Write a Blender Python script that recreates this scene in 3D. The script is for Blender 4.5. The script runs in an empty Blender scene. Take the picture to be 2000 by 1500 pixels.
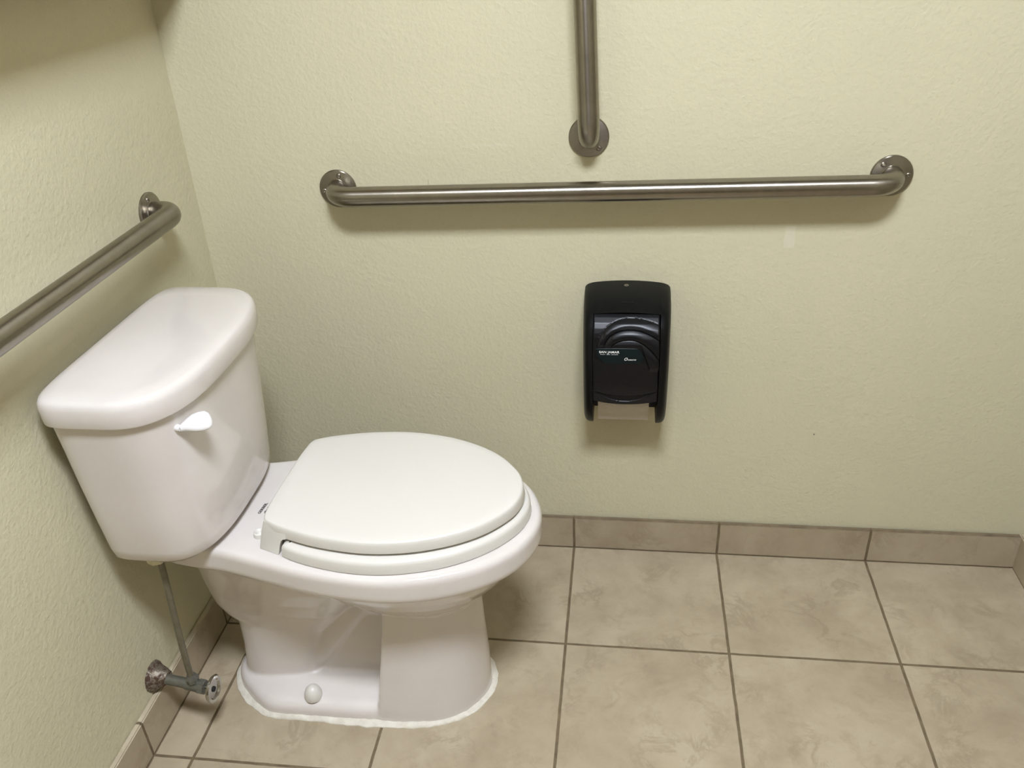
import bpy, bmesh, math, random
from mathutils import Vector, Matrix
random.seed(7)
scene = bpy.context.scene
COL = scene.collection
PI = math.pi

# ------------------------------------------------------------------ camera
CAM = Vector((0.84695, -1.57794, 1.35656))
YAW, PITCH, ROLL = 0.14691831, 0.51846187, -0.05025591
F_PX = 1665.906
cy_, sy_, cp_, sp_, cr_, sr_ = (math.cos(YAW), math.sin(YAW), math.cos(PITCH), math.sin(PITCH),
                                math.cos(ROLL), math.sin(ROLL))
right0 = Vector((cy_, sy_, 0)); fwd0 = Vector((-sy_, cy_, 0)); up0 = Vector((0, 0, 1))
fwd = cp_ * fwd0 - sp_ * up0
upv = sp_ * fwd0 + cp_ * up0
rgt = cr_ * right0 + sr_ * upv
upw = -sr_ * right0 + cr_ * upv
cam_data = bpy.data.cameras.new('camera')
cam = bpy.data.objects.new('camera', cam_data)
COL.objects.link(cam)
cam_data.sensor_fit = 'HORIZONTAL'
cam_data.sensor_width = 36.0
cam_data.lens = F_PX / 2000.0 * 36.0
cam_data.clip_start = 0.02
M3 = Matrix((rgt, upw, -fwd)).transposed()
cam.matrix_world = Matrix.Translation(CAM) @ M3.to_4x4()
scene.camera = cam

# ------------------------------------------------------------------ world, exposure, light level
world = bpy.data.worlds.new('world')
scene.world = world
world.use_nodes = True
wb = world.node_tree.nodes['Background']
wb.inputs[0].default_value = (0.9, 0.92, 1.0, 1)
wb.inputs[1].default_value = 0.02
scene.view_settings.view_transform = 'Standard'
scene.view_settings.look = 'None'
scene.view_settings.gamma = 1.0
scene.view_settings.use_curve_mapping = False
scene.view_settings.exposure = 2.17
LAMP_STRENGTH = 30.0
LAMP_COLOR = (0.93, 0.99, 1.12)
LAMP_C = (0.90, -1.40, 2.40)
LAMP_SIZE = (0.48, 0.30)


# ------------------------------------------------------------------ node helpers
def new_mat(name):
    m = bpy.data.materials.new(name)
    m.use_nodes = True
    nt = m.node_tree
    return m, nt, nt.nodes['Principled BSDF']


class NT:
    def __init__(s, nt): s.nt = nt; s.n = nt.nodes; s.l = nt.links

    def node(s, t, **kw):
        n = s.n.new(t)
        for k, v in kw.items(): setattr(n, k, v)
        return n

    def set(s, sock, v):
        if hasattr(v, 'node'): s.l.new(v, sock)
        else: sock.default_value = v

    def math(s, op, a, b=0.0, c=None, clamp=False):
        n = s.node('ShaderNodeMath', operation=op); n.use_clamp = clamp
        s.set(n.inputs[0], a); s.set(n.inputs[1], b)
        if c is not None: s.set(n.inputs[2], c)
        return n.outputs[0]

    def noise(s, vec, scale, detail=4, rough=0.55, dist=0.0):
        n = s.node('ShaderNodeTexNoise')
        s.l.new(vec, n.inputs['Vector'])
        n.inputs['Scale'].default_value = scale; n.inputs['Detail'].default_value = detail
        n.inputs['Roughness'].default_value = rough; n.inputs['Distortion'].default_value = dist
        return n.outputs[0]

    def ramp(s, fac, stops):
        n = s.node('ShaderNodeValToRGB')
        s.l.new(fac, n.inputs[0])
        el = n.color_ramp.elements
        while len(el) < len(stops): el.new(0.5)
        for e, (p, c) in zip(el, stops):
            e.position = p
            e.color = (c[0], c[1], c[2], 1) if isinstance(c, tuple) else (c, c, c, 1)
        return n.outputs[0]

    def mix(s, fac, a, b):
        n = s.node('ShaderNodeMix', data_type='RGBA')
        s.set(n.inputs[0], fac)
        for i, v in ((6, a), (7, b)):
            if hasattr(v, 'node'): s.l.new(v, n.inputs[i])
            else: n.inputs[i].default_value = (v[0], v[1], v[2], 1)
        return n.outputs[2]

    def objco(s):
        return s.node('ShaderNodeTexCoord').outputs['Object']

    def bump(s, h, strength, dist, bsdf):
        n = s.node('ShaderNodeBump')
        n.inputs['Strength'].default_value = strength; n.inputs['Distance'].default_value = dist
        s.l.new(h, n.inputs['Height']); s.l.new(n.outputs[0], bsdf.inputs['Normal'])
        return n


# ------------------------------------------------------------------ materials
def simple(name, col, rough, metal=0.0, coat=0.0, noise=0.0, nscale=60.0, spec=0.5):
    m, nt, b = new_mat(name)
    t = NT(nt)
    b.inputs['Roughness'].default_value = rough
    b.inputs['Metallic'].default_value = metal
    b.inputs['Coat Weight'].default_value = coat
    b.inputs['Coat Roughness'].default_value = 0.05
    b.inputs['Specular IOR Level'].default_value = spec
    if noise > 0:
        f = t.noise(t.objco(), nscale, 4)
        lo = tuple(c * (1 - noise) for c in col); hi = tuple(min(1, c * (1 + noise)) for c in col)
        t.l.new(t.ramp(f, [(0.3, lo), (0.7, hi)]), b.inputs['Base Color'])
    else:
        b.inputs['Base Color'].default_value = (*col, 1)
    return m


def wall_mat(name, u, marks=()):
    """painted orange-peel plaster; u = index of the horizontal axis"""
    m, nt, b = new_mat(name)
    t = NT(nt)
    co = t.objco()
    big = t.noise(co, 2.6, 3, 0.6)
    fine = t.noise(co, 150, 2, 0.5)
    base = t.ramp(big, [(0.25, (0.542, 0.508, 0.350)), (0.75, (0.574, 0.535, 0.370))])
    col = t.mix(t.math('MULTIPLY', t.math('SUBTRACT', fine, 0.5, clamp=True), 0.5), base, (0.42, 0.39, 0.27))
    sep = t.node('ShaderNodeSeparateXYZ'); t.l.new(co, sep.inputs[0])
    uu = sep.outputs[u]; zz = sep.outputs[2]
    edge = t.math('MULTIPLY', t.math('SUBTRACT', t.noise(co, 60, 3), 0.5), 0.006)
    for (cu, cz, hu, hz, colr, k) in marks:      # scuffs, specks and touch-up patches of paint
        du = t.math('SUBTRACT', t.math('ABSOLUTE', t.math('SUBTRACT', t.math('ADD', uu, edge), cu)), hu)
        dz = t.math('SUBTRACT', t.math('ABSOLUTE', t.math('SUBTRACT', t.math('ADD', zz, edge), cz)), hz)
        ins = t.math('MAXIMUM', du, dz)
        fac = t.math('MULTIPLY', t.math('MULTIPLY', ins, -900.0, clamp=True), k)
        col = t.mix(fac, col, colr)
    t.l.new(col, b.inputs['Base Color'])
    b.inputs['Roughness'].default_value = 0.5
    b.inputs['Specular IOR Level'].default_value = 0.35
    p1 = t.noise(co, 150, 3, 0.55, 0.3)
    p2 = t.noise(co, 70, 2, 0.5, 0.2)
    h = t.math('ADD', t.math('MULTIPLY', t.math('POWER', p1, 2.0), 0.8), t.math('MULTIPLY', p2, 0.6))
    t.bump(h, 0.50, 0.0026, b)
    return m


TILE = 0.3333
OX, OY = 0.0773, -0.3047
GROUT = (0.145, 0.108, 0.060)


def tile_mat(name, kind):
    m, nt, b = new_mat(name)
    t = NT(nt)
    co = t.objco()
    sep = t.node('ShaderNodeSeparateXYZ'); t.l.new(co, sep.inputs[0])
    X, Y, Z = sep.outputs

    def line(c, off, half):
        q = t.math('DIVIDE', t.math('SUBTRACT', c, off), TILE)
        idx = t.math('FLOOR', q)
        d = t.math('FRACT', q)
        dist = t.math('MULTIPLY', t.math('MINIMUM', d, t.math('SUBTRACT', 1.0, d)), TILE)
        return idx, t.math('SUBTRACT', 1.0, t.math('DIVIDE', t.math('SUBTRACT', dist, half - 0.0006), 0.0012, clamp=True))
    wob = t.math('MULTIPLY', t.math('SUBTRACT', t.noise(co, 22, 2), 0.5), 0.0022)
    Xw = t.math('ADD', X, wob); Yw = t.math('ADD', Y, wob)
    ix, gx = line(Xw, OX, 0.0027)
    iy, gy = line(Yw, OY, 0.0027)

    def near(c, half):
        return t.math('SUBTRACT', 1.0, t.math('DIVIDE', t.math('SUBTRACT', t.math('ABSOLUTE', c), half - 0.0005), 0.001, clamp=True))
    if kind == 'floor':
        g = t.math('MAXIMUM', gx, gy)
        g = t.math('MAXIMUM', g, near(Yw, 0.0019))
        g = t.math('MAXIMUM', g, near(Xw, 0.0022))
    elif kind == 'back':
        g = t.math('MAXIMUM', gx, near(Z, 0.0015))
        iy = t.math('ADD', iy, 31.0)
    else:
        g = t.math('MAXIMUM', gy, near(Z, 0.0018))
        ix = t.math('ADD', ix, 17.0)
    # every tile shows another cut of the marbling
    comb = t.node('ShaderNodeCombineXYZ')
    t.l.new(t.math('MULTIPLY', ix, 3.71), comb.inputs[0]); t.l.new(t.math('MULTIPLY', iy, 5.13), comb.inputs[1])
    add = t.node('ShaderNodeVectorMath', operation='ADD')
    t.l.new(co, add.inputs[0]); t.l.new(comb.outputs[0], add.inputs[1])
    v = add.outputs[0]
    cloud = t.noise(v, 6.5, 7, 0.62, 0.3)
    vein = t.noise(v, 9.5, 9, 0.66, 0.7)
    vd = t.math('ABSOLUTE', t.math('SUBTRACT', vein, 0.52))
    vline = t.math('SUBTRACT', 1.0, t.math('DIVIDE', vd, 0.055, clamp=True))
    mask = t.ramp(t.noise(v, 8.0, 3, 0.5), [(0.47, 0.0), (0.62, 1.0)])
    base = t.ramp(cloud, [(0.28, (0.315, 0.254, 0.170)), (0.5, (0.388, 0.322, 0.222)), (0.74, (0.452, 0.386, 0.276))])
    col = t.mix(t.math('MULTIPLY', t.math('MULTIPLY', vline, mask), 0.40), base, (0.215, 0.168, 0.105))
    blot = t.ramp(t.noise(v, 17, 9, 0.74, 0.3), [(0.53, 0.0), (0.68, 1.0)])
    col = t.mix(t.math('MULTIPLY', blot, 0.35), col, (0.25, 0.195, 0.125))
    fine = t.noise(v, 70, 3)
    col = t.mix(t.math('MULTIPLY', t.math('SUBTRACT', fine, 0.55, clamp=True), 0.5), col, (0.28, 0.225, 0.15))
    gcol = t.ramp(t.noise(co, 40, 3), [(0.3, tuple(c * 0.75 for c in GROUT)), (0.7, tuple(c * 1.25 for c in GROUT))])
    if kind != 'floor':
        geo = t.node('ShaderNodeNewGeometry')
        s2 = t.node('ShaderNodeSeparateXYZ'); t.l.new(geo.outputs['True Normal'], s2.inputs[0])
        top = t.math('GREATER_THAN', s2.outputs[2], 0.6)
        rag = t.math('GREATER_THAN', t.math('ADD', Z, t.math('MULTIPLY', t.math('SUBTRACT', t.noise(co, 30, 3), 0.5), 0.004)), 0.0865)
        if kind == 'back':
            g = t.math('MAXIMUM', g, t.math('MULTIPLY', t.math('MAXIMUM', top, rag), 0.8))
        else:      # the top edge here is smeared with pale wall paint and caulk
            col = t.mix(t.math('MULTIPLY', t.math('MAXIMUM', top, rag), t.ramp(t.noise(co, 18, 4), [(0.35, 0.25), (0.6, 0.9)])), col, (0.56, 0.50, 0.36))
        # the skirting tiles are a shade browner than the floor
        col = t.mix(0.16, col, (0.26, 0.20, 0.135))
    col = t.mix(g, col, gcol)
    t.l.new(col, b.inputs['Base Color'])
    rough = t.math('ADD', 0.38, t.math('MULTIPLY', g, 0.45))
    t.l.new(rough, b.inputs['Roughness'])
    b.inputs['Specular IOR Level'].default_value = 0.4
    h = t.math('SUBTRACT', t.math('MULTIPLY', cloud, 0.15), g)
    t.bump(h, 0.6, 0.0015, b)
    return m


def steel_mat(axis):
    m, nt, b = new_mat('brushed_stainless')
    t = NT(nt)
    co = t.objco()
    f = t.noise(co, 25, 5, 0.7)
    t.l.new(t.ramp(f, [(0.3, (0.262, 0.238, 0.196)), (0.7, (0.315, 0.287, 0.240))]), b.inputs['Base Color'])
    b.inputs['Metallic'].default_value = 1.0
    t.l.new(t.math('ADD', 0.245, t.math('MULTIPLY', t.noise(co, 9, 3), 0.10)), b.inputs['Roughness'])
    b.inputs['Anisotropic'].default_value = 0.75
    cx = t.node('ShaderNodeCombineXYZ')
    for i in range(3): cx.inputs[i].default_value = axis[i]
    t.l.new(cx.outputs[0], b.inputs['Tangent'])
    return m


def rust_mat():
    m, nt, b = new_mat('corroded_chrome')
    t = NT(nt)
    co = t.objco()
    f = t.noise(co, 85, 8, 0.72, 0.6)
    sp = t.noise(co, 330, 4, 0.7)
    k = t.ramp(t.math('ADD', f, t.math('MULTIPLY', t.math('SUBTRACT', sp, 0.5), 0.25)), [(0.42, 0.0), (0.55, 1.0)])
    t.l.new(t.mix(k, (0.27, 0.235, 0.18), (0.060, 0.030, 0.015)), b.inputs['Base Color'])
    t.l.new(t.math('SUBTRACT', 0.85, t.math('MULTIPLY', k, 0.75)), b.inputs['Metallic'])
    t.l.new(t.math('ADD', 0.42, t.math('MULTIPLY', k, 0.4)), b.inputs['Roughness'])
    t.bump(f, 0.5, 0.002, b)
    return m


def porcelain_mat():
    m, nt, b = new_mat('white_porcelain')
    t = NT(nt)
    f = t.noise(t.objco(), 7, 4)
    t.l.new(t.ramp(f, [(0.35, (0.628, 0.584, 0.545)), (0.65, (0.662, 0.618, 0.580))]), b.inputs['Base Color'])
    b.inputs['Roughness'].default_value = 0.13
    b.inputs['Coat Weight'].default_value = 0.4
    b.inputs['Coat Roughness'].default_value = 0.06
    return m


def caulk_mat():
    m, nt, b = new_mat('caulk')
    t = NT(nt)
    co = t.objco()
    base = t.ramp(t.noise(co, 70, 3), [(0.3, (0.56, 0.52, 0.43)), (0.7, (0.68, 0.645, 0.555))])
    dirt = t.ramp(t.noise(co, 48, 6, 0.7), [(0.66, 0.0), (0.72, 0.8)])
    t.l.new(t.mix(dirt, base, (0.16, 0.12, 0.075)), b.inputs['Base Color'])
    b.inputs['Roughness'].default_value = 0.65
    return m


MAT = {
    'wall_back': wall_mat('pale_green_paint_back', 0, marks=(
        (0.585, 0.955, 0.040, 0.004, (0.60, 0.57, 0.43), 0.35),
        (1.157, 0.775, 0.010, 0.022, (0.61, 0.575, 0.455), 0.6),
        (1.258, 0.333, 0.0014, 0.0022, (0.07, 0.05, 0.03), 1.0),
        (0.118, 1.072, 0.0008, 0.004, (0.16, 0.14, 0.09), 0.8),
        (0.3375, 1.043, 0.001, 0.0016, (0.16, 0.14, 0.09), 0.8),
        (0.468, 0.885, 0.0012, 0.006, (0.33, 0.30, 0.20), 0.7),
        (1.395, 0.628, 0.001, 0.001, (0.16, 0.13, 0.08), 0.8),
        (1.573, 0.556, 0.001, 0.0012, (0.2, 0.16, 0.1), 0.8),
    )),
    'wall_left': wall_mat('pale_green_paint_left', 1),
    'wall_side': simple('tan_paint', (0.36, 0.32, 0.23), 0.6, noise=0.05, nscale=30),
    'wall_plain': simple('dark_partition', (0.20, 0.16, 0.12), 0.6, noise=0.08, nscale=6),
    'ceiling': simple('ceiling_grey', (0.42, 0.41, 0.38), 0.8, noise=0.04, nscale=12),
    'floor': tile_mat('beige_floor_tile', 'floor'),
    'bb_back': tile_mat('beige_skirting_tile_back', 'back'),
    'bb_side': tile_mat('beige_skirting_tile_side', 'side'),
    'steel': steel_mat((0, 0, 1)),
    'steel_x': steel_mat((1, 0, 0.016)),
    'steel_y': steel_mat((0, 1, 0)),
    'steel_z': steel_mat((-0.03, 0, 1)),
    'screw': simple('screw_steel', (0.30, 0.27, 0.23), 0.32, metal=1.0, noise=0.15),
    'rust': rust_mat(),
    'pipe': simple('dull_grey_pipe', (0.165, 0.165, 0.135), 0.38, metal=0.55, noise=0.15, nscale=90),
    'chrome': simple('chrome', (0.40, 0.385, 0.34), 0.14, metal=1.0, noise=0.05),
    'tube': simple('olive_grey_supply_tube', (0.150, 0.135, 0.090), 0.40, metal=0.35, noise=0.12, nscale=80),
    'porcelain': porcelain_mat(),
    'seat': simple('seat_white_plastic', (0.640, 0.616, 0.560), 0.33, noise=0.012, nscale=5),
    'lever': simple('lever_white_plastic', (0.72, 0.70, 0.69), 0.25, noise=0.01),
    'nutplastic': simple('yellowed_plastic', (0.58, 0.54, 0.36), 0.5, noise=0.08),
    'caulk': caulk_mat(),
    'black': simple('black_plastic', (0.0045, 0.0047, 0.0045), 0.40, noise=0.15, nscale=300, spec=0.12),
    'smoke': simple('smoked_black_plastic', (0.0032, 0.0032, 0.0042), 0.34, noise=0.10, nscale=200, spec=0.27),
    'badge': simple('badge_dark_green', (0.004, 0.0085, 0.009), 0.35, noise=0.1, spec=0.2),
    'hollow': simple('hollow_black', (0.006, 0.006, 0.006), 0.7, noise=0.1),
    'paper': simple('toilet_paper', (0.52, 0.47, 0.40), 0.95, noise=0.04, nscale=120),
    'print_white': simple('print_white', (0.75, 0.75, 0.72), 0.5, noise=0.02),
    'print_black': simple('print_black', (0.02, 0.018, 0.016), 0.5, noise=0.02),
    'shade_box': simple('shade_box_brown', (0.42, 0.30, 0.18), 0.5, noise=0.15, nscale=8),
    'lampframe': simple('lamp_frame_white', (0.8, 0.8, 0.78), 0.5, noise=0.02),
}


# ------------------------------------------------------------------ object helpers
def link(name, bm, mat, parent=None, smooth=True, angle=40):
    me = bpy.data.meshes.new(name)
    bmesh.ops.recalc_face_normals(bm, faces=bm.faces)
    if parent is not None:
        off = Vector((0, 0, 0)); q = parent
        while q is not None:
            off += q.location; q = q.parent
        bmesh.ops.translate(bm, vec=-off, verts=bm.verts)
    if smooth:
        lim = math.radians(angle)
        for f in bm.faces: f.smooth = True
        for e in bm.edges:
            if len(e.link_faces) == 2 and e.calc_face_angle(0) > lim: e.smooth = False
    bm.to_mesh(me); bm.free()
    me.materials.append(MAT[mat] if isinstance(mat, str) else mat)
    o = bpy.data.objects.new(name, me)
    COL.objects.link(o)
    if parent is not None: o.parent = parent
    return o


def thing(name, label, cat, loc, group=None):
    o = bpy.data.objects.new(name, None)
    o.empty_display_size = 0.05
    COL.objects.link(o)
    o.location = loc
    o['label'] = label; o['category'] = cat
    if group: o['group'] = group
    return o


def structure(name, bm, mat, parent=None, smooth=False):
    o = link(name, bm, mat, parent, smooth)
    o['kind'] = 'structure'
    return o


def box(bm, x0, x1, y0, y1, z0, z1):
    v = [bm.verts.new(p) for p in ((x0, y0, z0), (x1, y0, z0), (x1, y1, z0), (x0, y1, z0),
                                   (x0, y0, z1), (x1, y0, z1), (x1, y1, z1), (x0, y1, z1))]
    for f in ((3, 2, 1, 0), (4, 5, 6, 7), (0, 1, 5, 4), (1, 2, 6, 5), (2, 3, 7, 6), (3, 0, 4, 7)):
        bm.faces.new([v[i] for i in f])
    return v


def bevel_all(bm, w, seg=3):
    bmesh.ops.bevel(bm, geom=list(bm.edges), offset=w, segments=seg, affect='EDGES', profile=0.6)


def loft(bm, rings, cap0=True, cap1=True, closed=False):
    """rings: equal-length lists of points, closed around"""
    R = [[bm.verts.new(p) for p in r] for r in rings]
    n = len(R[0])
    pairs = list(zip(R, R[1:]))
    if closed: pairs.append((R[-1], R[0]))
    for a, b in pairs:
        for i in range(n):
            j = (i + 1) % n
            bm.faces.new((a[i], a[j], b[j], b[i]))
    if not closed:
        if cap0: bm.faces.new(list(reversed(R[0])))
        if cap1: bm.faces.new(R[-1])
    return R


def frame(d):
    d = d.normalized()
    a = Vector((0, 0, 1)) if abs(d.z) < 0.9 else Vector((0, 1, 0))
    u = d.cross(a).normalized()
    return u, d.cross(u).normalized()


def tube(bm, pts, rad, n=24, caps=True):
    pts = [Vector(p) for p in pts]
    rads = rad if isinstance(rad, (list, tuple)) else [rad] * len(pts)
    rings = []
    u = None
    for i, p in enumerate(pts):
        d = (pts[min(i + 1, len(pts) - 1)] - pts[max(i - 1, 0)]).normalized()
        if u is None: u, w = frame(d)
        else:
            u = (u - d * u.dot(d)).normalized(); w = d.cross(u).normalized()
        rings.append([p + rads[i] * (math.cos(2 * PI * k / n) * u + math.sin(2 * PI * k / n) * w) for k in range(n)])
    loft(bm, rings, caps, caps)


def lathe(bm, c, axis, prof, n=40, phase=0.0):
    """prof: list of (distance along axis, radius); ends are capped"""
    c = Vector(c); axis = Vector(axis).normalized()
    u, w = frame(axis)
    rings = []
    for a, r in prof:
        r = max(r, 1e-5)
        rings.append([c + axis * a + r * (math.cos(2 * PI * k / n + phase) * u + math.sin(2 * PI * k / n + phase) * w)
                      for k in range(n)])
    loft(bm, rings)


def arc_corner(p, q, r, R, seg=10):
    """points of a fillet at q between p-q-r with radius R"""
    p, q, r = Vector(p), Vector(q), Vector(r)
    a = (p - q).normalized(); b = (r - q).normalized()
    half = a.angle(b) / 2
    t = R / math.tan(half)
    c = q + (a + b).normalized() * (R / math.sin(half))
    s = q + a * t - c; e = q + b * t - c
    ang = s.angle(e); ax = s.cross(e).normalized()
    return [c + Matrix.Rotation(ang * i / seg, 3, ax) @ s for i in range(seg + 1)]


def catmull(pts, m=6, closed=False):
    pts = [Vector(p) for p in pts]
    n = len(pts); out = []
    rng = range(n) if closed else range(n - 1)
    for i in rng:
        if closed: p0, p1, p2, p3 = pts[i - 1], pts[i], pts[(i + 1) % n], pts[(i + 2) % n]
        else: p0, p1, p2, p3 = pts[max(i - 1, 0)], pts[i], pts[i + 1], pts[min(i + 2, n - 1)]
        for k in range(m):
            t = k / m
            out.append(0.5 * ((2 * p1) + (p2 - p0) * t + (2 * p0 - 5 * p1 + 4 * p2 - p3) * t * t
                              + (3 * p1 - p0 - 3 * p2 + p3) * t ** 3))
    if not closed: out.append(pts[-1])
    return out


def resample(pts, n):
    """n points evenly along a closed 2-D polyline"""
    P = [Vector(p) for p in pts]
    P.append(P[0].copy())
    L = [0.0]
    for a, b in zip(P, P[1:]): L.append(L[-1] + (b - a).length)
    out = []; j = 0
    for k in range(n):
        s = L[-1] * k / n
        while L[j + 1] < s: j += 1
        t = (s - L[j]) / max(L[j + 1] - L[j], 1e-9)
        out.append(P[j].lerp(P[j + 1], t))
    return out


def offset2d(pts, d):
    """shift a closed counter-clockwise outline inward by d"""
    n = len(pts); out = []
    for i in range(n):
        t = (pts[(i + 1) % n] - pts[i - 1]).normalized()
        out.append(pts[i] + Vector((-t.y, t.x)) * d)
    return out


def interp(tab, x):
    if x <= tab[0][0]: return tab[0][1]
    for (a, b), (c, d) in zip(tab, tab[1:]):
        if x <= c: return b + (d - b) * (x - a) / (c - a)
    return tab[-1][1]


def outline(half, yc, n=120, m=6):
    """closed CCW outline from (x, half-width) pairs running rear -> tip, mirrored about yc"""
    near = [Vector((x, -w)) for x, w in half]
    far = [Vector((x, w)) for x, w in reversed(half) if w > 1e-6]
    c = catmull(near + far, m, closed=True)
    return [Vector((p.x, p.y + yc)) for p in resample(c, n)]


def ring3(o2, z): return [Vector((p.x, p.y, z)) for p in o2]


def shrink(o2, k):
    c = sum((p for p in o2), Vector((0, 0))) / len(o2)
    return [c + (p - c) * k for p in o2]


def rot2(pts, c, a):
    ca, sa = math.cos(a), math.sin(a)
    return [Vector((c[0] + (p.x - c[0]) * ca - (p.y - c[1]) * sa, c[1] + (p.x - c[0]) * sa + (p.y - c[1]) * ca)) for p in pts]


def remesh(o, voxel, smooth_iter, name):
    """fuse overlapping closed shells of one part into one continuous skin"""
    r = o.modifiers.new('r', 'REMESH'); r.mode = 'VOXEL'; r.voxel_size = voxel
    s = o.modifiers.new('s', 'SMOOTH'); s.factor = 0.5; s.iterations = smooth_iter
    dg = bpy.context.evaluated_depsgraph_get()
    dg.update()
    me = bpy.data.meshes.new_from_object(o.evaluated_get(dg))
    me.name = name
    o.modifiers.clear()
    old = o.data; o.data = me
    if not me.materials: me.materials.append(old.materials[0])
    bpy.data.meshes.remove(old)
    for p in me.polygons: p.use_smooth = True


def text_mesh(name, body, size, origin, xdir, ydir, mat, parent, depth=0.0003, bold=0.0, shear=0.0, spacing=1.0, fit=None):
    cu = bpy.data.curves.new(name, 'FONT')
    cu.body = body; cu.size = size; cu.extrude = depth; cu.offset = bold; cu.shear = shear
    cu.space_character = spacing
    tmp = bpy.data.objects.new(name, cu)
    COL.objects.link(tmp)
    dg = bpy.context.evaluated_depsgraph_get(); dg.update()
    me = bpy.data.meshes.new_from_object(tmp.evaluated_get(dg))
    bpy.data.objects.remove(tmp); bpy.data.curves.remove(cu)
    bm = bmesh.new(); bm.from_mesh(me); bpy.data.meshes.remove(me)
    xs = [v.co.x for v in bm.verts]
    k = 1.0 if fit is None else fit / (max(xs) - min(xs))
    x0 = min(xs)
    X = Vector(xdir).normalized(); Y = Vector(ydir).normalized(); Z = X.cross(Y)
    O = Vector(origin)
    for v in bm.verts:
        c = v.co.copy()
        v.co = O + X * ((c.x - x0) * k) + Y * c.y + Z * c.z
    return link(name, bm, mat, parent, smooth=False)


# ------------------------------------------------------------------ room
WL, WB, WR, WF, CEIL = -0.012, 0.012, 1.7387, -2.60, 2.45
TH = 0.10
bm = bmesh.new(); box(bm, WL - TH, WR + TH, WF - TH, WB + TH, -TH, 0); structure('floor', bm, 'floor')
bm = bmesh.new(); box(bm, WL - TH, WR + TH, WF - TH, WB + TH, CEIL, CEIL + TH); structure('ceiling', bm, 'ceiling')
bm = bmesh.new(); box(bm, WL - TH, WR + TH, WB, WB + TH, 0, CEIL); structure('wall_back', bm, 'wall_back')
bm = bmesh.new(); box(bm, WL - TH, WL, WF, WB, 0, CEIL); structure('wall_left', bm, 'wall_left')
bm = bmesh.new(); box(bm, WR, WR + TH, WF, WB, 0, CEIL); structure('wall_right', bm, 'wall_side')
bm = bmesh.new(); box(bm, WL - TH, WR + TH, WF - TH, WF, 0, CEIL); structure('wall_front', bm, 'wall_plain')


def skirting(name, x0, x1, y0, y1, mat):
    bm = bmesh.new(); box(bm, x0, x1, y0, y1, 0.0, 0.088)
    ed = [e for e in bm.edges if all(v.co.z > 0.08 for v in e.verts)]
    bmesh.ops.bevel(bm, geom=ed, offset=0.0025, segments=2, affect='EDGES')
    return structure(name, bm, mat)


skirting('baseboard_back', 0.0, 1.7267, 0.0, WB, 'bb_back')
skirting('baseboard_left', WL, 0.0, WF, WB, 'bb_side')
skirting('baseboard_right', 1.7267, WR, WF, WB, 'bb_side')

# ------------------------------------------------------------------ ceiling lamp (above the frame, the room's light)
lampmat, lnt, lb = new_mat('lamp_diffuser')
lb.inputs['Base Color'].default_value = (0.8, 0.8, 0.8, 1)
lb.inputs['Emission Color'].default_value = (*LAMP_COLOR, 1)
lb.inputs['Emission Strength'].default_value = LAMP_STRENGTH
lamp = thing('ceiling_light', 'white rectangular ceiling light above the middle of the room', 'ceiling light',
             (LAMP_C[0], LAMP_C[1], CEIL))
lx, ly = LAMP_SIZE[0] / 2, LAMP_SIZE[1] / 2
bm = bmesh.new()
box(bm, LAMP_C[0] - lx - .02, LAMP_C[0] + lx + .02, LAMP_C[1] - ly - .02, LAMP_C[1] + ly + .02, LAMP_C[2] + 0.012, CEIL)
link('frame', bm, 'lampframe', lamp, smooth=False)
bm = bmesh.new()
box(bm, LAMP_C[0] - lx, LAMP_C[0] + lx, LAMP_C[1] - ly, LAMP_C[1] + ly, LAMP_C[2], LAMP_C[2] + 0.012)
link('diffuser', bm, lampmat, lamp, smooth=False)

# unseen box added over the tank to throw shade into the upper left corner
SBOX = dict(x1=0.088, y0=-0.80, y1=WB, z0=1.279, z1=1.75)
sbox = thing('added_shade_box', 'added unseen brown box on the left wall, shading the upper left corner', 'shade_box',
            (WL, (SBOX['y0'] + SBOX['y1']) / 2, SBOX['z0']))
bm = bmesh.new(); box(bm, WL, SBOX['x1'] - 0.02, SBOX['y0'], SBOX['y1'], SBOX['z0'], SBOX['z1'])
link('body', bm, 'shade_box', sbox, smooth=False)
ym = (SBOX['y0'] + SBOX['y1']) / 2
for a, b_, hy in ((SBOX['y0'] + .003, ym - .002, ym - .03), (ym + .002, SBOX['y1'] - .003, ym + .03)):
    bm = bmesh.new(); box(bm, SBOX['x1'] - 0.02, SBOX['x1'], a, b_, SBOX['z0'] + .003, SBOX['z1'] - .003)
    bevel_all(bm, 0.002, 2)
    d = link('door', bm, 'shade_box', sbox)
    bm = bmesh.new(); lathe(bm, (SBOX['x1'], hy, SBOX['z0'] + .08), (1, 0, 0), [(0, .006), (.012, .006), (.014, .012), (.022, .012), (.025, .006)], 20)
    link('knob', bm, 'steel', d)


# ------------------------------------------------------------------ grab bars
TR = 0.0192     # tube radius


def flange(parent, c, n, screws, name='flange'):
    c = Vector(c); n = Vector(n)
    bm = bmesh.new()
    lathe(bm, c, n, [(0, 0.0372), (0.0035, 0.0372), (0.0052, 0.0355), (0.0068, 0.026), (0.0075, 0.0205), (0.0085, 0.0195)], 56)
    f = link(name, bm, 'steel', parent, angle=30)
    for dv in screws:
        p = c + Vector(dv)
        bm = bmesh.new()
        lathe(bm, p + n * 0.0045, n, [(0, 0.0052), (0.0022, 0.0050), (0.0036, 0.0036), (0.0038, 0.0022), (0.0022, 0.0018)], 18)
        link('screw', bm, 'screw', f)
    return f


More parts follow.
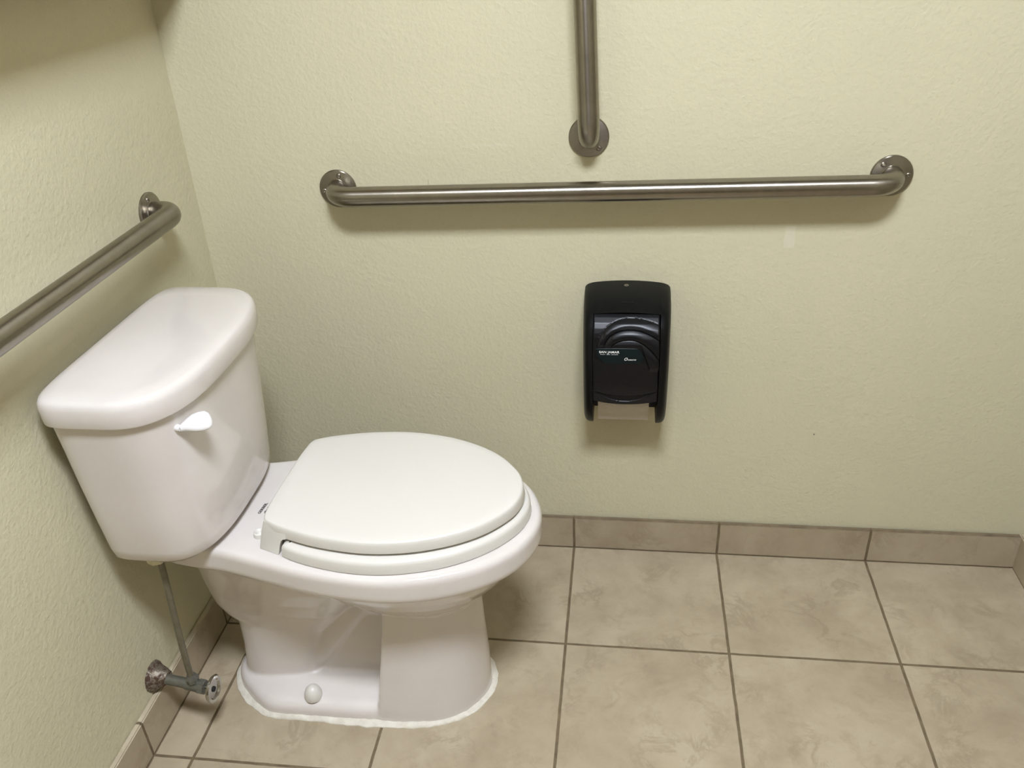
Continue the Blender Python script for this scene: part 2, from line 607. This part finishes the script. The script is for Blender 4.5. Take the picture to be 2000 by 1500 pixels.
# long horizontal bar on the back wall
t = thing('grab_bar', 'long horizontal stainless steel grab bar on the back wall above the paper dispenser', 'grab bar',
          (0.80, WB, 0.884), 'stainless grab bars')
A = Vector((0.287, WB, 0.8745)); B = Vector((1.320, WB, 0.8915))
yb = -0.045
p0, p1, p2, p3 = A, Vector((A.x, yb, A.z - .001)), Vector((B.x, yb, B.z - .001)), B
bm = bmesh.new()
tube(bm, [p0 + Vector((0, -.001, 0))] + arc_corner(p0, p1, p2, 0.047, 14) + arc_corner(p1, p2, p3, 0.047, 14) + [p3 + Vector((0, -.001, 0))], TR, 40)
link('bar', bm, 'steel_x', t)
flange(t, A, (0, -1, 0), ((0.006, 0, 0.0262), (-0.0262, 0, -0.003)))
flange(t, B, (0, -1, 0), ((-0.018, 0, 0.0215), (0.0278, 0, 0.002)))

# vertical bar
t = thing('grab_bar', 'vertical stainless steel grab bar rising from the middle of the back wall', 'grab bar',
          (0.778, WB, 0.968), 'stainless grab bars')
A = Vector((0.7775, WB, 0.9685)); B = Vector((0.7635, WB, 1.428))
p0, p1, p2, p3 = A, Vector((0.7805, yb, 0.975)), Vector((0.7655, yb, 1.425)), B
bm = bmesh.new()
tube(bm, [p0 + Vector((0, -.001, 0))] + arc_corner(p0, p1, p2, 0.042, 14) + arc_corner(p1, p2, p3, 0.042, 14) + [p3 + Vector((0, -.001, 0))], TR, 40)
link('bar', bm, 'steel_z', t)
flange(t, A, (0, -1, 0), ((0.0185, 0, -0.0205),))
flange(t, B, (0, -1, 0), ((0.018, 0, 0.020), (-0.02, 0, 0.018)))

# bar on the left wall behind the tank
t = thing('grab_bar', 'stainless steel grab bar on the left wall behind the toilet tank', 'grab bar',
          (WL, -0.62, 0.888), 'stainless grab bars')
A = Vector((WL, -0.168, 0.886)); B = Vector((WL, -1.075, 0.883))
xb = 0.045
p0, p1, p2, p3 = A, Vector((xb, A.y, 0.8915)), Vector((xb, B.y, 0.886)), B
bm = bmesh.new()
tube(bm, [p0 + Vector((.001, 0, 0))] + arc_corner(p0, p1, p2, 0.045, 14) + arc_corner(p1, p2, p3, 0.045, 14) + [p3 + Vector((.001, 0, 0))], TR, 40)
link('bar', bm, 'steel_y', t)
flange(t, A, (1, 0, 0), ((0, -0.006, 0.026), (0, 0.024, -0.010)))
flange(t, B, (1, 0, 0), ((0, -0.006, 0.026), (0, -0.026, -0.006)))

# ------------------------------------------------------------------ toilet
YC = -0.417
toilet = thing('toilet', 'white porcelain two-piece toilet with closed elongated lid in the left corner', 'toilet', (0.36, YC, 0))
N = 132
rim_half = [(0.050, 0.0), (0.052, 0.075), (0.062, 0.108), (0.10, 0.122), (0.182, 0.133), (0.257, 0.152), (0.333, 0.171), (0.409, 0.183),
            (0.486, 0.185), (0.558, 0.171), (0.628, 0.140), (0.678, 0.098), (0.705, 0.052), (0.7155, 0.0)]
rim = outline(rim_half, YC, N)
foot_half = [(0.088, 0.0), (0.091, 0.025), (0.104, 0.050), (0.122, 0.069), (0.158, 0.098), (0.196, 0.114), (0.277, 0.1145), (0.361, 0.1145), (0.459, 0.113),
             (0.521, 0.103), (0.566, 0.078), (0.595, 0.040), (0.606, 0.0)]
foot = outline(foot_half, YC, N)

bm = bmesh.new()
# rim and rear deck
loft(bm, [ring3(offset2d(rim, d), z) for d, z in ((0.020, 0.371), (0.008, 0.374), (0.002, 0.380), (0.0, 0.388), (0.0, 0.416), (0.0015, 0.4215), (0.005, 0.4258), (0.010, 0.4275))])


def ell(xa, xb_, w, z, n=64, e=2.2):
    cx, rx = (xa + xb_) / 2, (xb_ - xa) / 2
    r = []
    for k in range(n):
        a = 2 * PI * k / n
        c, s = math.cos(a), math.sin(a)
        r.append(Vector((cx + rx * math.copysign(abs(c) ** (2 / e), c), YC + w * math.copysign(abs(s) ** (2 / e), s), z)))
    return r


# bowl hanging under the rim
loft(bm, [ell(*q) for q in ((0.205, 0.700, 0.172, 0.385), (0.225, 0.688, 0.160, 0.362), (0.255, 0.668, 0.146, 0.335), (0.290, 0.645, 0.130, 0.308), (0.325, 0.622, 0.112, 0.282),
                            (0.36, 0.60, 0.088, 0.255), (0.385, 0.580, 0.060, 0.225), (0.40, 0.56, 0.035, 0.20))])
# front pedestal with a flat rear step
ped = [(0.402, 0.0), (0.402, 0.06), (0.402, 0.105), (0.405, 0.1135), (0.430, 0.1142), (0.459, 0.113), (0.521, 0.103), (0.566, 0.078), (0.595, 0.040), (0.606, 0.0)]
rings = []
for z, k, fx, bx in ((0.0, 1.0, 0.606, 0.400), (0.03, 0.985, 0.605, 0.403), (0.08, 0.945, 0.604, 0.409), (0.15, 0.895, 0.601, 0.419), (0.22, 0.845, 0.598, 0.428), (0.27, 0.81, 0.594, 0.434), (0.325, 0.78, 0.588, 0.44)):
    pts = []
    for x, w in ped:
        s = (x - 0.402) / (0.606 - 0.402)
        pts.append(Vector((bx + s * (fx - bx), -w * k)))
    tail = [p for p in pts if p.y < -1e-6 and p.x > pts[4].x - 1e-6]
    tip = tail + [pts[-1]] + [Vector((p.x, -p.y)) for p in reversed(tail)]
    body = pts[:4] + list(catmull(tip, 8)) + [Vector((p.x, -p.y)) for p in reversed(pts[1:4])]
    o2 = resample(body, 200)
    rings.append([Vector((p.x, p.y + YC, z)) for p in o2])
loft(bm, rings)
# foot ledge at the rear
rear = [(x, w) for x, w in foot_half if x < 0.37] + [(0.405, 0.111), (0.418, 0.106), (0.420, 0.0)]
lo = outline(rear, YC, 110, 5)
def ledge_ring(d, z):
    k = 1 - d / 0.114
    return [Vector((0.42 - (0.42 - p.x) * (1 - d * 0.75 / 0.33), YC + (p.y - YC) * k, z)) for p in lo]


loft(bm, [ledge_ring(d, z) for d, z in ((0, 0.0), (0.001, 0.016), (0.004, 0.024), (0.010, 0.030), (0.022, 0.036), (0.040, 0.043), (0.058, 0.052))])
# rear column, recessed wall and the trapway
loft(bm, [ell(*q, 56, 2.7) for q in ((0.104, 0.30, 0.062, 0.0), (0.108, 0.285, 0.058, 0.05), (0.112, 0.29, 0.055, 0.10), (0.112, 0.31, 0.0545, 0.157), (0.107, 0.322, 0.0545, 0.169), (0.089, 0.34, 0.0565, 0.183), (0.075, 0.36, 0.060, 0.206),
                                     (0.068, 0.40, 0.070, 0.245), (0.066, 0.43, 0.084, 0.285), (0.066, 0.45, 0.102, 0.34), (0.064, 0.46, 0.114, 0.385))])
loft(bm, [ell(*q, 48, 3.5) for q in ((0.17, 0.45, 0.040, 0.0), (0.17, 0.45, 0.036, 0.10), (0.17, 0.46, 0.036, 0.20), (0.17, 0.48, 0.06, 0.29), (0.17, 0.5, 0.10, 0.36))])
tube(bm, catmull([(0.24, YC, 0.05), (0.285, YC, 0.105), (0.325, YC, 0.165), (0.365, YC, 0.225), (0.41, YC, 0.29)], 5), [0.044] * 21, 28)
bowl = link('bowl', bm, 'porcelain', toilet)
remesh(bowl, 0.0028, 7, 'bowl')

# bolt caps on the foot, near side and far side
for s in (-1, 1):
    bm = bmesh.new()
    c = Vector((0.272, YC + s * 0.092, 0.034))
    lathe(bm, c, (0, 0, 1), [(0, 0.0165), (0.006, 0.0172), (0.014, 0.0160), (0.021, 0.0130), (0.0265, 0.008), (0.029, 0.003)], 32)
    link('bolt_cap', bm, 'seat', toilet)['label'] = 'domed white bolt cap on the foot'

# bead of caulk round the foot
bm = bmesh.new()
co_ = offset2d(foot, -0.0035)
n_ = len(co_)
rings = []
for i, p in enumerate(co_):
    tg = (co_[(i + 1) % n_] - co_[i - 1]).normalized(); nn = Vector((tg.y, -tg.x))
    w = 0.0062 * (0.8 + 0.45 * random.random()) * (1.0 + 0.35 * math.sin(i * 0.21))
    h = 0.0065 * (0.8 + 0.4 * random.random())
    rings.append([Vector((p.x + nn.x * a, p.y + nn.y * a, z)) for a, z in ((-0.006, 0.0), (-0.006, h), (-0.001, h * 0.95), (w * 0.55, h * 0.55), (w * 0.95, 0.0018), (w, 0.0))])
loft(bm, rings, closed=True)
link('caulk_bead', bm, 'caulk', toilet)['label'] = 'uneven off-white caulk bead along the floor'

# tank
def tank_outline(w, xf, xb_, yc, n=N, e=2.9):
    r = []
    xc = xb_ + (xf - xb_) * 0.46
    for k in range(n):
        a = 2 * PI * k / n
        c, s = math.cos(a), math.sin(a)
        ee = e if c > 0 else 6.5
        rx = (xf - xc) if c > 0 else (xc - xb_)
        r.append(Vector((xc + rx * math.copysign(abs(c) ** (2 / ee), c), yc + w * math.copysign(abs(s) ** (2 / ee), s))))
    return r


TY = -0.424
rings = []
for z, w, xf, xb_ in ((0.4305, 0.135, 0.150, 0.040), (0.4315, 0.155, 0.176, 0.026), (0.436, 0.168, 0.189, 0.018), (0.446, 0.1765, 0.1965, 0.013), (0.465, 0.180, 0.199, 0.011),
                      (0.53, 0.1865, 0.203, 0.009), (0.60, 0.193, 0.2065, 0.007), (0.67, 0.199, 0.2095, 0.006), (0.7235, 0.2045, 0.2115, 0.005)):
    rings.append(ring3(tank_outline(w, xf, xb_, TY), z))
bm = bmesh.new(); loft(bm, rings)
tank = link('tank', bm, 'porcelain', toilet, angle=60)
rings = []
for z, d in ((0.721, 0.006), (0.7215, 0.001), (0.724, 0.0), (0.749, -0.001), (0.7565, 0.0012), (0.7608, 0.0045), (0.7635, 0.0105)):
    o2 = tank_outline(0.2125, 0.2215, -0.001, TY)
    rings.append(ring3(offset2d(o2, d), z))
rings += [ring3(shrink(o2, 0.80), 0.7645), ring3(shrink(o2, 0.4), 0.7655)]
bm = bmesh.new(); loft(bm, rings)
link('tank_lid', bm, 'porcelain', toilet, angle=60)

# flush lever
bm = bmesh.new()
path = [((0.196, -0.577, 0.6895), 0.005, 0.005), ((0.201, -0.574, 0.691), 0.0075, 0.0065), ((0.207, -0.5705, 0.6925), 0.0115, 0.0075), ((0.214, -0.567, 0.6935), 0.0150, 0.008), ((0.223, -0.562, 0.694), 0.0165, 0.008),
        ((0.230, -0.5575, 0.694), 0.0155, 0.007), ((0.234, -0.555, 0.6937), 0.0115, 0.005), ((0.236, -0.554, 0.6935), 0.004, 0.002)]
dirv = (Vector(path[-1][0]) - Vector(path[0][0])).normalized()
upd = Vector((0.30, -0.42, 0.80)); upd = (upd - dirv * upd.dot(dirv)).normalized()
side = upd.cross(dirv).normalized()
rings = []
for c, a, b_ in path:
    c = Vector(c)
    rings.append([c + side * a * math.cos(2 * PI * k / 24) + upd * b_ * math.sin(2 * PI * k / 24) for k in range(24)])
loft(bm, rings)
lever = link('flush_lever', bm, 'lever', toilet)
lever['label'] = 'white plastic flush lever'
bm = bmesh.new()
lathe(bm, (0.190, -0.576, 0.690), (1, -0.35, 0), [(-0.006, 0.0055), (0.004, 0.0055), (0.007, 0.004)], 24)
link('pivot', bm, 'lever', lever)

# yellowed nut where the supply enters the tank
bm = bmesh.new()
lathe(bm, (0.075, -0.557, 0.4335), (0, 0, -1), [(0, 0.021), (0.010, 0.021), (0.012, 0.0185), (0.024, 0.017), (0.026, 0.012)], 8)
link('fill_nut', bm, 'nutplastic', toilet, angle=20)['label'] = 'yellowed plastic nut under the tank'

# seat and lid
SA = -0.032
SCN = (0.45, -0.4115)
lid_half = [(0.2580, 0.0), (0.2583, 0.060), (0.2610, 0.100), (0.2635, 0.112), (0.2665, 0.1185), (0.2705, 0.1225), (0.278, 0.1265), (0.30, 0.1365), (0.35, 0.1515), (0.40, 0.160), (0.45, 0.163), (0.50, 0.158),
            (0.55, 0.145), (0.60, 0.122), (0.64, 0.092), (0.672, 0.052), (0.6835, 0.022), (0.686, 0.0)]
lid2 = rot2(outline(lid_half, SCN[1], 200, 6), SCN, SA)
bm = bmesh.new()
rings = [ring3(offset2d(lid2, d), z) for d, z in ((0.003, 0.4592), (-0.0005, 0.4600), (-0.001, 0.4625), (0.0005, 0.4745), (0.0015, 0.4785), (0.0030, 0.4806), (0.0055, 0.4816))]
rings = [ring3(shrink(lid2, 0.8), 0.4592)] + rings + [ring3(shrink(lid2, 0.90), 0.4820), ring3(shrink(lid2, 0.5), 0.4826)]
loft(bm, rings)
# the full-height hinge end of the lid, flaring towards the rim
leg_side = [(0.2555, 0.4275), (0.2935, 0.4275), (0.2960, 0.4290), (0.2975, 0.433), (0.3010, 0.448), (0.3035, 0.4545), (0.3075, 0.4585), (0.3135, 0.4602), (0.3135, 0.474), (0.300, 0.4775), (0.2675, 0.4775), (0.2655, 0.474), (0.2605, 0.455)]
rings = []
for k in range(61):
    s = -1 + 2 * k / 60
    r = []
    for x, z in leg_side:
        t = (0.4775 - z) / 0.050
        w = interp([(a, b) for b, a in ((0.1215, 0.2665), (0.1262, 0.278), (0.1365, 0.30), (0.1400, 0.3135))], x) - 0.0012 + 0.0125 * t
        xx, zz_ = x, z
        if abs(s) > 0.975: xx = 0.284 + (x - 0.284) * 0.95; zz_ = 0.452 + (z - 0.452) * 0.975
        elif x < 0.27: xx = x - 0.006 * (1 - s * s)
        p = rot2([Vector((xx, SCN[1] + w * s))], SCN, SA)[0]
        r.append(Vector((p.x, p.y, zz_)))
    rings.append(r)
loft(bm, rings)
link('seat_lid', bm, 'seat', toilet, angle=50)['label'] = 'matt off-white seat lid, closed'

seat_half = [(0.303, 0.0), (0.303, 0.10), (0.3035, 0.142), (0.307, 0.1515), (0.345, 0.165), (0.40, 0.1755), (0.45, 0.1785), (0.50, 0.1735), (0.56, 0.156), (0.61, 0.130), (0.652, 0.095), (0.682, 0.055), (0.6945, 0.023), (0.6975, 0.0)]
seat2 = rot2(outline(seat_half, SCN[1], 160, 6), SCN, SA)
hole_half = [(0.345, 0.0), (0.350, 0.05), (0.37, 0.085), (0.42, 0.107), (0.48, 0.110), (0.54, 0.095), (0.59, 0.065), (0.615, 0.03), (0.621, 0.0)]
hole2 = rot2(outline(hole_half, SCN[1], 160, 6), SCN, SA)
sh = min(range(160), key=lambda i: (hole2[i] - seat2[0]).length)
hole2 = hole2[sh:] + hole2[:sh]
bm = bmesh.new()
prof = [(seat2, 0.0025, 0.4287), (seat2, 0.0004, 0.4294), (seat2, 0.0, 0.432), (seat2, 0.0012, 0.4455), (seat2, 0.0030, 0.4502), (seat2, 0.0065, 0.4527), (seat2, 0.016, 0.4540),
        (hole2, -0.012, 0.4535), (hole2, -0.003, 0.450), (hole2, 0.0, 0.442), (hole2, -0.003, 0.4287)]
loft(bm, [ring3(offset2d(o, d), z) for o, d, z in prof], closed=True)
link('toilet_seat', bm, 'seat', toilet, angle=50)

for y in (-0.505, -0.325):
    bm = bmesh.new()
    lathe(bm, (0.2400, y, 0.4270), (0, 0, 1), [(0, 0.0110), (0.004, 0.0110), (0.008, 0.0100), (0.0095, 0.0075), (0.007, 0.0045), (0.004, 0.003)], 28)
    link('seat_hinge', bm, 'seat', toilet)

text_mesh('lettering', 'GERBER.', 0.0078, (0.2175, -0.448, 0.4277), (0.10, 1, 0), (-1, 0.10, 0), 'print_black', toilet, bold=0.0001, fit=0.031)
text_mesh('lettering', 'ultra-flush', 0.0062, (0.2265, -0.446, 0.4277), (0.10, 1, 0), (-1, 0.10, 0), 'print_black', toilet, bold=0.00015, shear=0.25, fit=0.026)
text_mesh('lettering', '1.6', 0.0052, (0.2350, -0.4335, 0.4277), (0.10, 1, 0), (-1, 0.10, 0), 'print_black', toilet, bold=0.00015)

# ------------------------------------------------------------------ shut-off valve and supply tube
VP = Vector((WL, -0.5560, 0.1160)); VD = Vector((1.0, -0.135, -0.02)).normalized()
valve = thing('shutoff_valve', 'corroded water shutoff valve sticking out of the left wall under the tank', 'valve', VP)
bm = bmesh.new()
lathe(bm, VP, (1, 0, 0), [(0, 0.029), (0.0015, 0.0295), (0.004, 0.028), (0.010, 0.0240), (0.019, 0.0190), (0.027, 0.0145), (0.031, 0.0120)], 28)
for v in bm.verts:
    if v.co.x < WL + 0.02:
        k = 1 + 0.07 * (random.random() - 0.5)
        v.co.y = VP.y + (v.co.y - VP.y) * k; v.co.z = VP.z + (v.co.z - VP.z) * k
link('escutcheon', bm, 'rust', valve)['label'] = 'rust-pitted bell-shaped wall flange'
bm = bmesh.new()
tube(bm, [VP, VP + VD * 0.076], 0.0098, 24)
link('stub_pipe', bm, 'pipe', valve)
bm = bmesh.new()
lathe(bm, VP + VD * 0.071, VD, [(0, 0.0112), (0.006, 0.0118), (0.024, 0.0118), (0.026, 0.013), (0.036, 0.013), (0.038, 0.011)], 28)
vb = link('valve_body', bm, 'pipe', valve)
bm = bmesh.new()
lathe(bm, VP + VD * 0.100, VD, [(0, 0.0145), (0.009, 0.0145), (0.0105, 0.013)], 6)
link('packing_nut', bm, 'pipe', valve, angle=20)
OUT = VP + VD * 0.088
UPD = Vector((-0.02, -0.02, 1)).normalized()
bm = bmesh.new()
lathe(bm, OUT + UPD * 0.006, UPD, [(0, 0.0085), (0.006, 0.0095), (0.0065, 0.0118), (0.014, 0.0118), (0.018, 0.0095), (0.022, 0.0078)], 8)
link('compression_nut', bm, 'pipe', valve, angle=20)
bm = bmesh.new()
tube(bm, [VP + VD * 0.105, VP + VD * 0.128], 0.0032, 14)
link('stem', bm, 'chrome', valve)
bm = bmesh.new()
HC = VP + VD * 0.126
HN = Vector((1, -0.02, 0.0)).normalized()
lathe(bm, HC, HN, [(-0.004, 0.004), (-0.004, 0.0185), (-0.002, 0.0245), (0.001, 0.0262), (0.004, 0.0245), (0.0045, 0.019), (0.0015, 0.0165), (0.0015, 0.006)], 40)
handle = link('handle', bm, 'chrome', valve)
handle['label'] = 'round chrome handle'
bm = bmesh.new()
lathe(bm, HC, HN, [(0.0, 0.0055), (0.0035, 0.0050), (0.0045, 0.003)], 18)
link('handle_screw', bm, 'hollow', handle)

bm = bmesh.new()
S0 = OUT + UPD * 0.020
tube(bm, catmull([S0, S0 + UPD * 0.03, Vector((0.0775, -0.5675, 0.26)), Vector((0.0800, -0.5605, 0.375)), Vector((0.0800, -0.5595, 0.4068))], 8), 0.0056, 20)
st = link('supply_tube', bm, 'tube', None)
st['label'] = 'thin olive-grey water supply tube from the shutoff valve up to the tank'; st['category'] = 'water pipe'

# ------------------------------------------------------------------ toilet paper dispenser
DP = [(.392, -.045), (.402, -.070), (.425, -.095), (.46, -.115), (.52, -.128), (.58, -.128), (.63, -.118), (.655, -.100), (.668, -.075), (.678, -.03), (.680, .012)]
DXC = 0.8555
disp = thing('paper_dispenser', 'black plastic toilet paper dispenser on the back wall below the grab bars', 'paper dispenser', (DXC, WB, 0.372))


def dfront(z): return interp(DP, z)


# housing: a bulging shell, cheeks reaching lower than the middle
def house_w(z): return 0.0835 - 0.006 * max(0, (0.46 - z) / 0.09) ** 2 - 0.0 * z


bm = bmesh.new()


def section(x, inset, z0):
    """closed side section at lateral place x"""
    pts = [(WB, z0), ]
    for z, y in DP:
        if z < z0: continue
        pts.append((min(WB - .001, y + inset), z - inset * 0.35))
    return pts


# side profile extruded across the width, edges rolled in at both sides
prof = catmull([Vector((y, z)) for z, y in DP], 5)
prof = [Vector((WB, prof[0].y))] + list(prof)
cy0, cz0 = WB, 0.53
def shell_ring(x, k, kz, up, zlift=0.0):
    r = []
    for p in prof:
        z = cz0 + (p.y - cz0) * kz
        y = WB + (p.x - WB) * k
        if z > 0.62: z += up * (z - 0.62) / 0.06
        r.append(Vector((x, y, z)))
    return r


def make_cheek(x_in, x_out, name):
    sgn = 1 if x_out > x_in else -1
    w = abs(x_out - x_in)
    bm = bmesh.new()
    rings = []
    for s, k, kz in ((0, 1.0, 1.0), (0.35, 0.995, 1.0), (0.6, 0.97, 0.994), (0.8, 0.90, 0.985), (0.93, 0.78, 0.97), (1.0, 0.60, 0.955)):
        rings.append(shell_ring(x_in + sgn * w * s, k, kz, -0.004 * s))
    loft(bm, rings)
    return link(name, bm, 'black', disp)


XL, XR = 0.7705, 0.9390
CL, CR = 0.7905, 0.9185
make_cheek(CL, XL, 'side_cheek')
make_cheek(CR, XR, 'side_cheek')
# top hood between the cheeks
bm = bmesh.new()
rings = []
for i in range(13):
    s = -1 + 2 * i / 12
    x = DXC - 0.001 + s * 0.0645
    lift = 0.004 * (1 - s * s)
    r = []
    for z, y in ((.659, -.0945), (.6625, -.0865), (.668, -.075), (.6735, -.052), (.678, -.03), (.6795, -.008), (.680, WB)):
        r.append(Vector((x, y, z + lift)))
    r += [Vector((x, WB, 0.655)), Vector((x, -.08, 0.652))]
    rings.append(r)
loft(bm, rings)
hood = link('hood', bm, 'black', disp)
bm = bmesh.new()
lathe(bm, (0.8525, -0.012, 0.6828), (0, -0.08, 1), [(-0.002, 0.0048), (0.0012, 0.0046), (0.0014, 0.0024), (0.0004, 0.002)], 18)
link('lock', bm, 'screw', hood)
bm = bmesh.new()
for k in range(7):
    x = 0.8440 + k * 0.0034
    box(bm, x, x + 0.0022, -0.0725, -0.0685, 0.671, 0.6735)
link('raised_marks', bm, 'black', hood)
# back plate
bm = bmesh.new()
box(bm, XL + .012, XR - .012, 0.004, WB, 0.395, 0.66)
link('back_plate', bm, 'hollow', disp, smooth=False)

# the front cover with its raised wave
def arc_z(k, x):
    zt = (0.6545, 0.6380, 0.6195)[k]; xl = (0.7985, 0.8125, 0.8270)[k]; zb = 0.604; xc = 0.862
    dr = (0.0085, 0.018, 0.036)[k]
    if x < xc:
        q = (xc - x) / (xc - xl)
        if q >= 1: return None
        return zb + (zt - zb) * math.sqrt(1 - q ** 2.2)
    return zt - dr * ((x - xc) / (0.9155 - xc)) ** 2


def cover_h(x, z):
    h = 0.0
    zs = [arc_z(k, x) for k in range(3)]
    inside = [zz_ is not None and z < zz_ for zz_ in zs]
    for k in range(3):
        if zs[k] is None or not inside[k]: continue
        lower = zs[k + 1] if k < 2 and zs[k + 1] is not None else 0.598
        if k == 2: lower = zs[2] - 0.03
        th = max(zs[k] - lower, 0.004)
        s = min(1.0, (zs[k] - z) / th)
        if k < 2 and inside[k + 1]: continue
        q_ = min(1.0, s / 0.62)
        prof_ = (1 - (1 - q_) ** 2) * (1 - 0.35 * max(0.0, (s - 0.62) / 0.38))
        zc = 0.601 - 0.046 * min(1.0, max(0.0, (x - 0.884) / 0.016))
        fz = min(1.0, max(0.0, (z - zc) / 0.009))
        h = 0.0046 * prof_ * fz
        h -= 0.0014 * math.exp(-((zs[k] - z) / 0.0012) ** 2)
    return h


bm = bmesh.new()
nu, nv = 96, 200
def smile_low(x): return 0.4765 + 0.0085 * min(1.0, abs((x - 0.853) / 0.0625)) ** 2
grid = []
for j in range(nv + 1):
    row = []
    for i in range(nu + 1):
        x = 0.7905 + (0.9170 - 0.7905) * i / nu
        zl = smile_low(x)
        z = zl + (0.6595 - zl) * (j / nv)
        y = dfront(z) - 0.0022
        # smooth the interpolated profile
        y = (dfront(z - 0.008) + dfront(z + 0.008) + dfront(z)) / 3 - 0.0022
        h = cover_h(x, z)
        # crescent lip at the foot of the cover
        sl = 0.4832 + 0.027 * min(1.0, abs((x - 0.853) / 0.0625)) ** 2
        su = 0.4975 + 0.0125 * min(1.0, abs((x - 0.853) / 0.0625)) ** 2
        if sl < z < su: h -= 0.0040 * min(1.0, (su - z) / 0.003) * ((z - sl) / max(su - sl, 1e-4)) ** 0.5 
        if z <= sl: h += 0.0012
        ex = min(i, nu - i) / nu
        if ex < 0.02: h -= 0.0022 * (1 - ex / 0.02)
        row.append(bm.verts.new((x, y - h, z)))
    grid.append(row)
for j in range(nv):
    for i in range(nu):
        bm.faces.new((grid[j][i], grid[j][i + 1], grid[j + 1][i + 1], grid[j + 1][i]))
# rim of the cover turned back, so it has thickness
bd = [e for e in bm.edges if e.is_boundary]
ex = bmesh.ops.extrude_edge_only(bm, edges=bd)
for v in [g for g in ex['geom'] if isinstance(g, bmesh.types.BMVert)]: v.co.y += 0.007
cover = link('cover', bm, 'smoke', disp, angle=70)
cover['label'] = 'bulging smoked black cover with raised waves'

# badge
def badge_pt(x, z): return Vector((x, (dfront(z - .008) + dfront(z + .008) + dfront(z)) / 3 - 0.0022, z))
bo = []
bpts = [(0.8005, 0.6020), (0.8716, 0.6030), (0.8805, 0.5985), (0.8865, 0.5900), (0.8868, 0.5810), (0.8835, 0.5755), (0.8780, 0.5735), (0.8200, 0.5722), (0.8120, 0.5750), (0.8040, 0.5815), (0.7992, 0.5890), (0.7985, 0.5985)]
bo = resample(catmull([Vector(p) for p in bpts], 5, closed=True), 80)
cc = Vector((0.842, 0.588))
bm = bmesh.new()
rings = []
for k, d in ((1.0, 0.0003), (0.995, 0.0016), (0.975, 0.0018), (0.965, 0.0008), (0.75, 0.0008), (0.4, 0.0008), (0.02, 0.0008)):
    r = []
    for p in bo:
        q = cc + (p - cc) * k
        b3 = badge_pt(q.x, q.y); b3.y -= d + max(0.0, cover_h(q.x, q.y)) * 0
        r.append(b3)
    rings.append(r)
loft(bm, rings, cap0=False)
badge = link('badge', bm, 'badge', disp)
sl_y = -0.1268
def dtext(body, size, x, z, fit=None, bold=0.0, shear=0.0):
    y = badge_pt(x, z).y - 0.0018
    sl = badge_pt(x, z + 0.005) - badge_pt(x, z)
    text_mesh('lettering', body, size, (x, y, z), (1, 0, 0), sl, 'print_white', badge, depth=0.0002, bold=bold, shear=shear, fit=fit)
dtext('SAN JAMAR', 0.0062, 0.8035, 0.5937, fit=0.0385, bold=0.00008)
dtext('smart . safe . sanitary', 0.0020, 0.8055, 0.5906, fit=0.034)
dtext('O', 0.0080, 0.8515, 0.5797, bold=0.00005, shear=0.35)
dtext('ceans', 0.0048, 0.8580, 0.5800, fit=0.0160, shear=0.35)

# roll inside the dispenser with its hanging end
roll = thing('toilet_paper_roll', 'white toilet paper roll inside the black dispenser, loose end hanging out below', 'toilet paper', (0.8515, -0.055, 0.455))
bm = bmesh.new()
lathe(bm, (0.8010, -0.055, 0.475), (1, 0, 0), [(0, 0.020), (0.0, 0.046), (0.001, 0.047), (0.100, 0.047), (0.101, 0.046), (0.101, 0.020)], 48)
link('roll', bm, 'paper', roll)
bm = bmesh.new()
pp = catmull([Vector((-0.1020, 0.472)), Vector((-0.1008, 0.455)), Vector((-0.092, 0.438)), Vector((-0.083, 0.425)), Vector((-0.078, 0.4135))], 5)
rings = []
for p in pp:
    rings.append([Vector((0.8012, p.x, p.y)), Vector((0.835, p.x - 0.0006, p.y)), Vector((0.87, p.x, p.y)), Vector((0.9022, p.x + 0.0004, p.y)),
                  Vector((0.9022, p.x + 0.0010, p.y)), Vector((0.87, p.x + 0.0006, p.y)), Vector((0.835, p.x, p.y)), Vector((0.8012, p.x + 0.0006, p.y))])
loft(bm, rings)
link('loose_end', bm, 'paper', roll)
